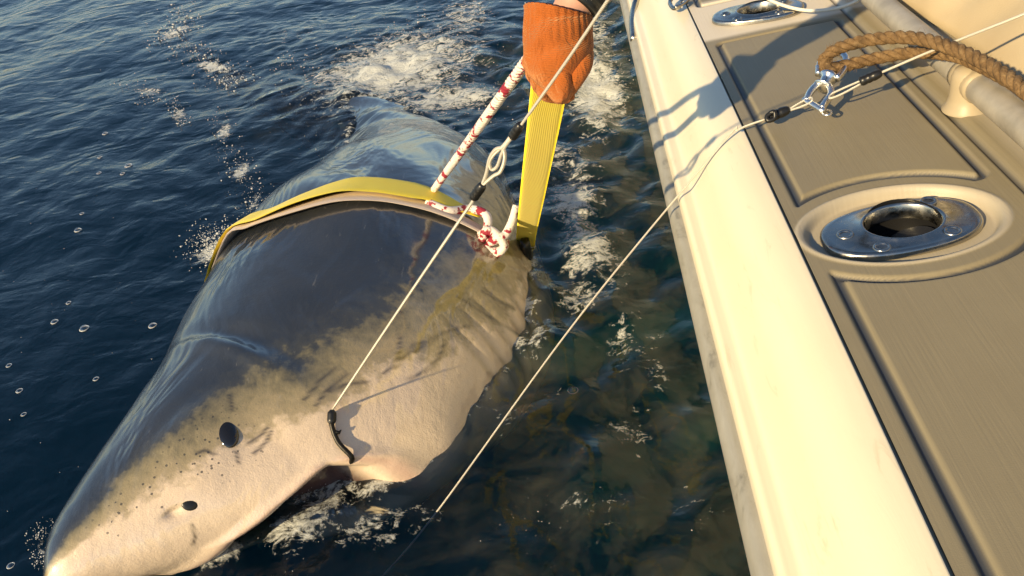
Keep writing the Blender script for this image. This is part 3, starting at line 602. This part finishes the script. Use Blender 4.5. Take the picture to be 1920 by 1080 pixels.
# --- second wire over the gunwale, swivel and manila loop
D = at_deck
w2 = empty('leader_wire', at_z(815, 965), 'steel wire running from the water over the cream gunwale to the swivel', 'wire')
cont = np.array([.171, 1.425, -.018]); cw = DECK0+cont[0]*BX+np.array([0, cont[1], 0])+cont[2]*BZ
Geo().add(*tube(catmull([at_z(700, 1100, SEA-.25), at_z(815, 965, SEA-.01), at_d(1080, 602, d_on(1080, 602, (815, 965, dist(at_z(815, 965))), (1335, 270, dist(cw)))), cw+BZ*.003, D(1385, 243, .010), D(1440, 222, .022)], 80), WR, 8)).obj('cable', M['wire'], w2)
crimp('crimp', D(1437, 222, .022), D(1480, 205, .030), .0100, w2)
Geo().add(*tube(catmull([D(1445, 212, .034), D(1438, 218, .030), D(1440, 226, .024), D(1452, 222, .026), D(1452, 210, .036), D(1443, 212, .034)], 30), .0045, 8)).obj('knot', M['black'], w2)
Geo().add(*tube(catmull([D(1478, 206, .030), D(1505, 190, .038), D(1520, 183, .042), D(1522, 190, .040), D(1505, 199, .034), D(1478, 208, .028)], 30), WR, 8)).obj('eye_loop', M['wire'], w2)
w3 = empty('stay_wire', D(1590, 178, .05), 'steel wire rising from the swivel across the brown rope', 'wire')
Geo().add(*tube(catmull([D(1650, 137, .075), D(1760, 90, .11), D(1920, 26, .16), D(2060, -35, .22)], 40), WR*1.15, 8)).obj('cable', M['wire'], w3)
crimp('crimp', D(1612, 154, .064), D(1653, 136, .076), .0090, w3)
Geo().add(*tube(catmull([D(1615, 151, .066), D(1580, 166, .055), D(1560, 176, .048), D(1556, 184, .046), D(1575, 178, .050), D(1615, 157, .062)], 30), WR, 8)).obj('eye_loop', M['wire'], w3)
sw = empty('swivel_shackle', D(1545, 160, .04), 'bright steel swivel shackle joining the wires to the brown rope', 'shackle')
up_h = lambda x, y, h: D(x, y, h)
g = Geo(); g.add(*tube(catmull([up_h(1535, 140, .055), up_h(1537, 122, .066), up_h(1548, 104, .075), up_h(1568, 98, .078), up_h(1585, 108, .072), up_h(1583, 128, .064), up_h(1568, 148, .056)], 40), .0072, 10)).obj('bow', M['chrome'], sw)
Geo().add(*tube(catmull([up_h(1530, 128, .062), up_h(1562, 122, .066), up_h(1594, 116, .070)], 8), .0066, 10)).obj('pin', M['chrome'], sw)
Geo().add(*tube(catmull([up_h(1556, 140, .058), up_h(1550, 150, .053), up_h(1544, 160, .047), up_h(1540, 166, .044)], 14), [.012, .017, .018, .017, .012, .0115, .0115, .0115, .012, .017, .018, .017, .014, .010], 16)).obj('barrel', M['chrome'], sw)
Geo().add(*tube(catmull([up_h(1512, 190, .036), up_h(1520, 172, .044), up_h(1535, 158, .050), up_h(1552, 160, .048), up_h(1558, 175, .043), up_h(1548, 192, .036), up_h(1540, 204, .032)], 40), .0070, 10)).obj('bow', M['chrome'], sw)
Geo().add(*tube(catmull([up_h(1507, 187, .037), up_h(1525, 197, .034), up_h(1545, 209, .030)], 8), .0062, 10)).obj('pin', M['chrome'], sw)
Geo().add(*tube(catmull([up_h(1542+9*math.cos(t)+8, 211+5*math.sin(t), .026) for t in np.linspace(0, 2*math.pi, 14)], 30), .0022, 8)).obj('split_ring', M['chrome'], sw)
mr = empty('manila_rope', D(1600, 100, .08), 'brown twisted natural fibre rope looped through the steel swivel shackle', 'rope')
c1 = catmull([D(1990, 240, .10), D(1920, 168, .12), D(1850, 120, .125), D(1790, 92, .125), D(1720, 72, .125), D(1650, 72, .12), D(1590, 84, .105), D(1556, 100, .088), D(1545, 116, .074), D(1556, 130, .064), D(1590, 122, .066), D(1650, 108, .072), D(1720, 98, .080), D(1790, 104, .09), D(1850, 128, .095), D(1915, 165, .09), D(1990, 225, .075)], 260)
for st in strands(c1, .0108, .056, 3, 14): Geo().add(*tube(st, .0064, 8)).obj('strand', M['manila'], mr)
fz = Geo(); T_, N_, B2 = frames(c1)
for k in range(420):
    i = int(rng.integers(2, len(c1)-2)) if k > 140 else int(rng.integers(100, 150)); an = rng.uniform(0, 6.28); o = N_[i]*math.cos(an)+B2[i]*math.sin(an); p0 = c1[i]+o*.011; p1 = p0+o*rng.uniform(.003, .010)+T_[i]*rng.uniform(-.012, .012)
    fz.add([p0-T_[i]*.0004, p0+T_[i]*.0004, p1], [(0, 1, 2)])
fz.obj('fibres', M['manila'], mr, kind='stuff')
ck = [D(1425, -12, .05), D(1450, 3, .03), D(1490, 16, .016), D(1530, 20, .016), D(1575, 14, .02), D(1615, -2, .04), D(1660, -25, .08)]
mesh_obj('white_cord', *tube(catmull(ck, 50), .0042, 10), M['cord'], label='thin white cord sagging across the far rod holder', category='cord')
sh = empty('snap_hook', D(1265, 10, .01), 'small steel snap hook on the cream gunwale edge', 'hook')
Geo().add(*tube(catmull([D(1262, -6, .02), D(1256, 4, .012), D(1262, 15, .01), D(1272, 14, .012), D(1275, 4, .014), D(1290, 2, .012)], 30), .006, 8)).obj('hook_body', M['steel'], sh)
Geo().add(*tube(catmull([D(1266, 14, .018), D(1280, 8, .016), D(1294, -4, .014)], 8), .0045, 8)).obj('gate', M['steel'], sh)
# ================================================================ arm and glove
EX, EY, EZ = R@np.array([1, 0, 0]), R@np.array([0, -1, 0]), R@np.array([0, 0, -1.0])      # right, down, away
pxm = gd/F; GC = at_d(1046, 95, gd)
def gl_pt(x, y, dep): return GC+EX*(x-1046)*pxm+EY*(y-95)*pxm+EZ*dep
person = empty('person', gl_pt(1150, -60, 0), 'person reaching over the side in a black sleeve and orange knit glove', 'person')
wr = catmull([gl_pt(1052, 70, .005), gl_pt(1066, 30, .0), gl_pt(1085, 0, -.004), gl_pt(1130, -60, -.02), gl_pt(1230, -190, -.07)], 30)
Geo().add(*tube(wr, np.interp(np.linspace(0, 1, 30), [0, .3, 1], [.030, .030, .040]), 20)).obj('forearm', M['skin'], person)
sl_ = catmull([gl_pt(1078, 12, -.004), gl_pt(1095, -12, -.008), gl_pt(1130, -60, -.02), gl_pt(1230, -190, -.07), gl_pt(1420, -330, -.16), gl_pt(1640, -420, -.20)], 60)
g = Geo(); g.add(*tube(sl_, np.interp(np.linspace(0, 1, 60), [0, .04, .5, 1], [.036, .0375, .05, .066])*(1+.02*np.sin(np.linspace(0, 55, 60))), 24)).obj('sleeve', M['neo'], person)
# glove: palm and fist as one knitted surface
rings = [(22, 1046, 112, .088), (34, 1047, 112, .089), (60, 1046, 114, .090), (85, 1047, 116, .092), (100, 1046, 115, .092), (120, 1043, 106, .086), (138, 1044, 88, .074), (155, 1047, 60, .060), (170, 1050, 40, .045), (181, 1051, 22, .026), (186, 1051, 6, .008)]
k = 96; rg = catmull(rings, 64); V = []; Fc = []
for i, (y, cx_, wd_, dp) in enumerate(rg):
    for j in range(k):
        a = 2*math.pi*j/k; rib = 1+.028*math.cos(a*30)*float(smooth(98, 76, y)); slope = -.10*(cx_-1046+wd_*.5*math.cos(a))*float(smooth(80, 10, y))
        V.append(gl_pt(cx_+wd_*.5*math.cos(a)*rib, y+(.20*wd_*.5*math.cos(a)-.13*math.sin(a)*wd_)*float(smooth(70, 10, y)), dp*.5*math.sin(a)*rib+.004*math.sin(y*.11+2*a)))
for i in range(63): Fc += [(i*k+j, i*k+(j+1) % k, (i+1)*k+(j+1) % k, (i+1)*k+j) for j in range(k)]
Fc.append(tuple(63*k+j for j in range(k)))
g = Geo(); g.add(V, Fc); glv = g.obj('glove', M['glove'], person)
mdf = glv.modifiers.new('thick', 'SOLIDIFY'); mdf.thickness = .004; mdf.offset = -1
ring = np.array(V[:k]); Geo().add(*tube(ring, .0024, 8, close=True)).obj('cuff_hem', simple('cuff_hem', (.05, .012, .010), .8), glv)
inn = [GC+(v-GC)*1.0 for v in np.array(V[:k*10])]; cen = np.array(V[:k]).mean(0)
Vi = np.array(V[:k*12]).reshape(12, k, 3); ci = Vi.mean(1, keepdims=True); Vi = ci+(Vi-ci)*.955; Geo().add(Vi.reshape(-1, 3), [(i*k+j, i*k+(j+1) % k, (i+1)*k+(j+1) % k, (i+1)*k+j) for i in range(11) for j in range(k)]).obj('cuff_lining', M['red'], glv)
# fingers curl round the strap behind the palm, thumb closes from the boat side
for q_, (x, y, ln) in enumerate([(1000, 104, 1.0), (1006, 122, 1.05), (1015, 140, 1.0), (1026, 155, .85)]):
    fp = catmull([gl_pt(x+14, y-6, .008), gl_pt(x-4, y, .026), gl_pt(x+4, y+6, .056*ln), gl_pt(x+34, y+8, .066*ln), gl_pt(x+52, y+6, .052*ln)], 18)
    Geo().add(*tube(fp, np.interp(np.linspace(0, 1, 18), [0, .4, .8, .95, 1], [.013, .0125, .0115, .009, .003]), 12)).obj('finger', M['glove'], glv)
fp = catmull([gl_pt(1092, 100, -.004), gl_pt(1090, 125, -.018), gl_pt(1078, 148, -.016), gl_pt(1064, 164, .004), gl_pt(1048, 172, .02)], 18)
Geo().add(*tube(fp, np.interp(np.linspace(0, 1, 18), [0, .4, .8, .95, 1], [.016, .0145, .013, .010, .003]), 12)).obj('thumb', M['glove'], glv)
fp = catmull([gl_pt(1050, 128, -.020), gl_pt(1052, 150, -.024), gl_pt(1054, 168, -.016), gl_pt(1052, 180, .002)], 14)
Geo().add(*tube(fp, np.interp(np.linspace(0, 1, 14), [0, .4, .8, .95, 1], [.012, .014, .0135, .011, .003]), 12)).obj('knuckle', M['glove'], glv)
# ================================================================ foam, bubbles
ico = bmesh.new(); bmesh.ops.create_icosphere(ico, subdivisions=1, radius=1); IV = np.array([v.co[:] for v in ico.verts]); IF = np.array([[v.index for v in f.verts] for f in ico.faces]); ico.free()
DV, DF, nd = [], [], 0
def drops(px, py, spread, count, rmin, rmax, hmax=.012):
    global nd
    c = at_z(px, py)
    for _ in range(int(count*2.2)):
        x, y = c[0]+rng.normal()*spread, c[1]+rng.normal()*spread*1.25; r = .42*(rmin+(rmax-rmin)*rng.random()**4); z = float(wave(x, y))+abs(rng.normal())*hmax
        sc_ = r*np.array([rng.uniform(.7, 1.5), rng.uniform(.7, 1.5), rng.uniform(.5, .9)]); an = rng.uniform(0, 6.28); v = IV*sc_*rng.uniform(.55, 1.25, (len(IV), 1)); v = np.stack([v[:, 0]*math.cos(an)-v[:, 1]*math.sin(an), v[:, 0]*math.sin(an)+v[:, 1]*math.cos(an), v[:, 2]], 1)
        DV.append(v+[x, y, z]); DF.append(IF+nd); nd += len(IV)
def trail(pts, sp_, per, a_, b, h=.012):
    q = catmull([(*p, 0) for p in pts], len(pts)*3)
    for x, y, _ in q: drops(x, y, sp_, per, a_, b, h)
trail([(338, 15), (330, 55), (318, 78)], .09, 16, .004, .022); trail([(345, 88), (385, 108), (420, 138), (448, 150)], .055, 18, .004, .018)
trail([(232, 155), (270, 172), (288, 188)], .04, 7, .003, .012); trail([(320, 190), (335, 212), (345, 230)], .02, 8, .003, .012)
trail([(403, 210), (418, 245), (432, 285), (450, 308), (470, 340), (476, 370), (480, 395)], .035, 7, .003, .012)
drops(415, 458, .045, 260, .003, .011, .035); drops(385, 455, .035, 70, .003, .010, .03)
drops(740, 130, .30, 260, .002, .009); drops(690, 115, .22, 90, .002, .010); drops(780, 185, .2, 80, .002, .008); drops(760, 60, .12, 60, .003, .014); drops(545, 120, .1, 30, .004, .014)
drops(78, 1000, .015, 40, .002, .006); drops(86, 1045, .015, 60, .002, .006); drops(610, 940, .035, 60, .0015, .004); drops(560, 1000, .03, 40, .0015, .004); drops(900, 200, .15, 60, .003, .01)
trail([(1130, 180), (1150, 120), (1125, 60)], .08, 12, .002, .008); trail([(960, 960), (1010, 980), (1020, 1010)], .04, 2, .001, .003); drops(1320, 975, .02, 6, .001, .004); drops(860, 20, .2, 50, .004, .015)
drops(280, 400, 1.0, 60, .002, .006, .004); drops(120, 600, .5, 30, .0015, .005, .004)
mesh_obj('sea_foam', np.vstack(DV), np.vstack(DF).tolist(), M['foam'], kind='stuff')
BUB = [(160, 619, .014), (104, 606, .011), (240, 308, .016), (147, 433, .013), (155, 403, .008), (20, 690, .008), (181, 712, .008), (130, 570, .008), (285, 608, .012), (40, 738, .009), (48, 782, .007), (196, 248, .013), (186, 292, .010), (186, 325, .010), (230, 326, .010), (20, 1060, .008), (1075, 738, .012)]
for i, (x, y, r) in enumerate(BUB):
    p = at_z(x, y); p[2] = float(wave(p[0], p[1])); k = 16; V = []; Fc = []
    for u in range(7):
        t = u/7*math.pi/2; V += [(p[0]+r*math.cos(t)*math.cos(2*math.pi*j/k), p[1]+r*math.cos(t)*math.sin(2*math.pi*j/k), p[2]+r*.8*math.sin(t)) for j in range(k)]
    V.append((p[0], p[1], p[2]+r*.8)); Fc = [(a_*k+j, a_*k+(j+1) % k, (a_+1)*k+(j+1) % k, (a_+1)*k+j) for a_ in range(6) for j in range(k)]+[(6*k+j, 6*k+(j+1) % k, 7*k) for j in range(k)]
    g = Geo(); g.add(V, Fc); bo = mesh_obj('bubble', V, Fc, M['bubble'], label='small clear bubble floating on the dark water between shark and boat' if x > 900 else 'small clear bubble floating on the open water away from the boat', category='bubble', group='bubbles on the water')
    aa = np.linspace(0, 2*math.pi, 18, endpoint=False); mesh_obj('rim', *tube(np.stack([p[0]+r*np.cos(aa), p[1]+r*np.sin(aa), np.full(18, p[2]+.001)], 1), r*.13, 6, close=True), M['foam'], bo)
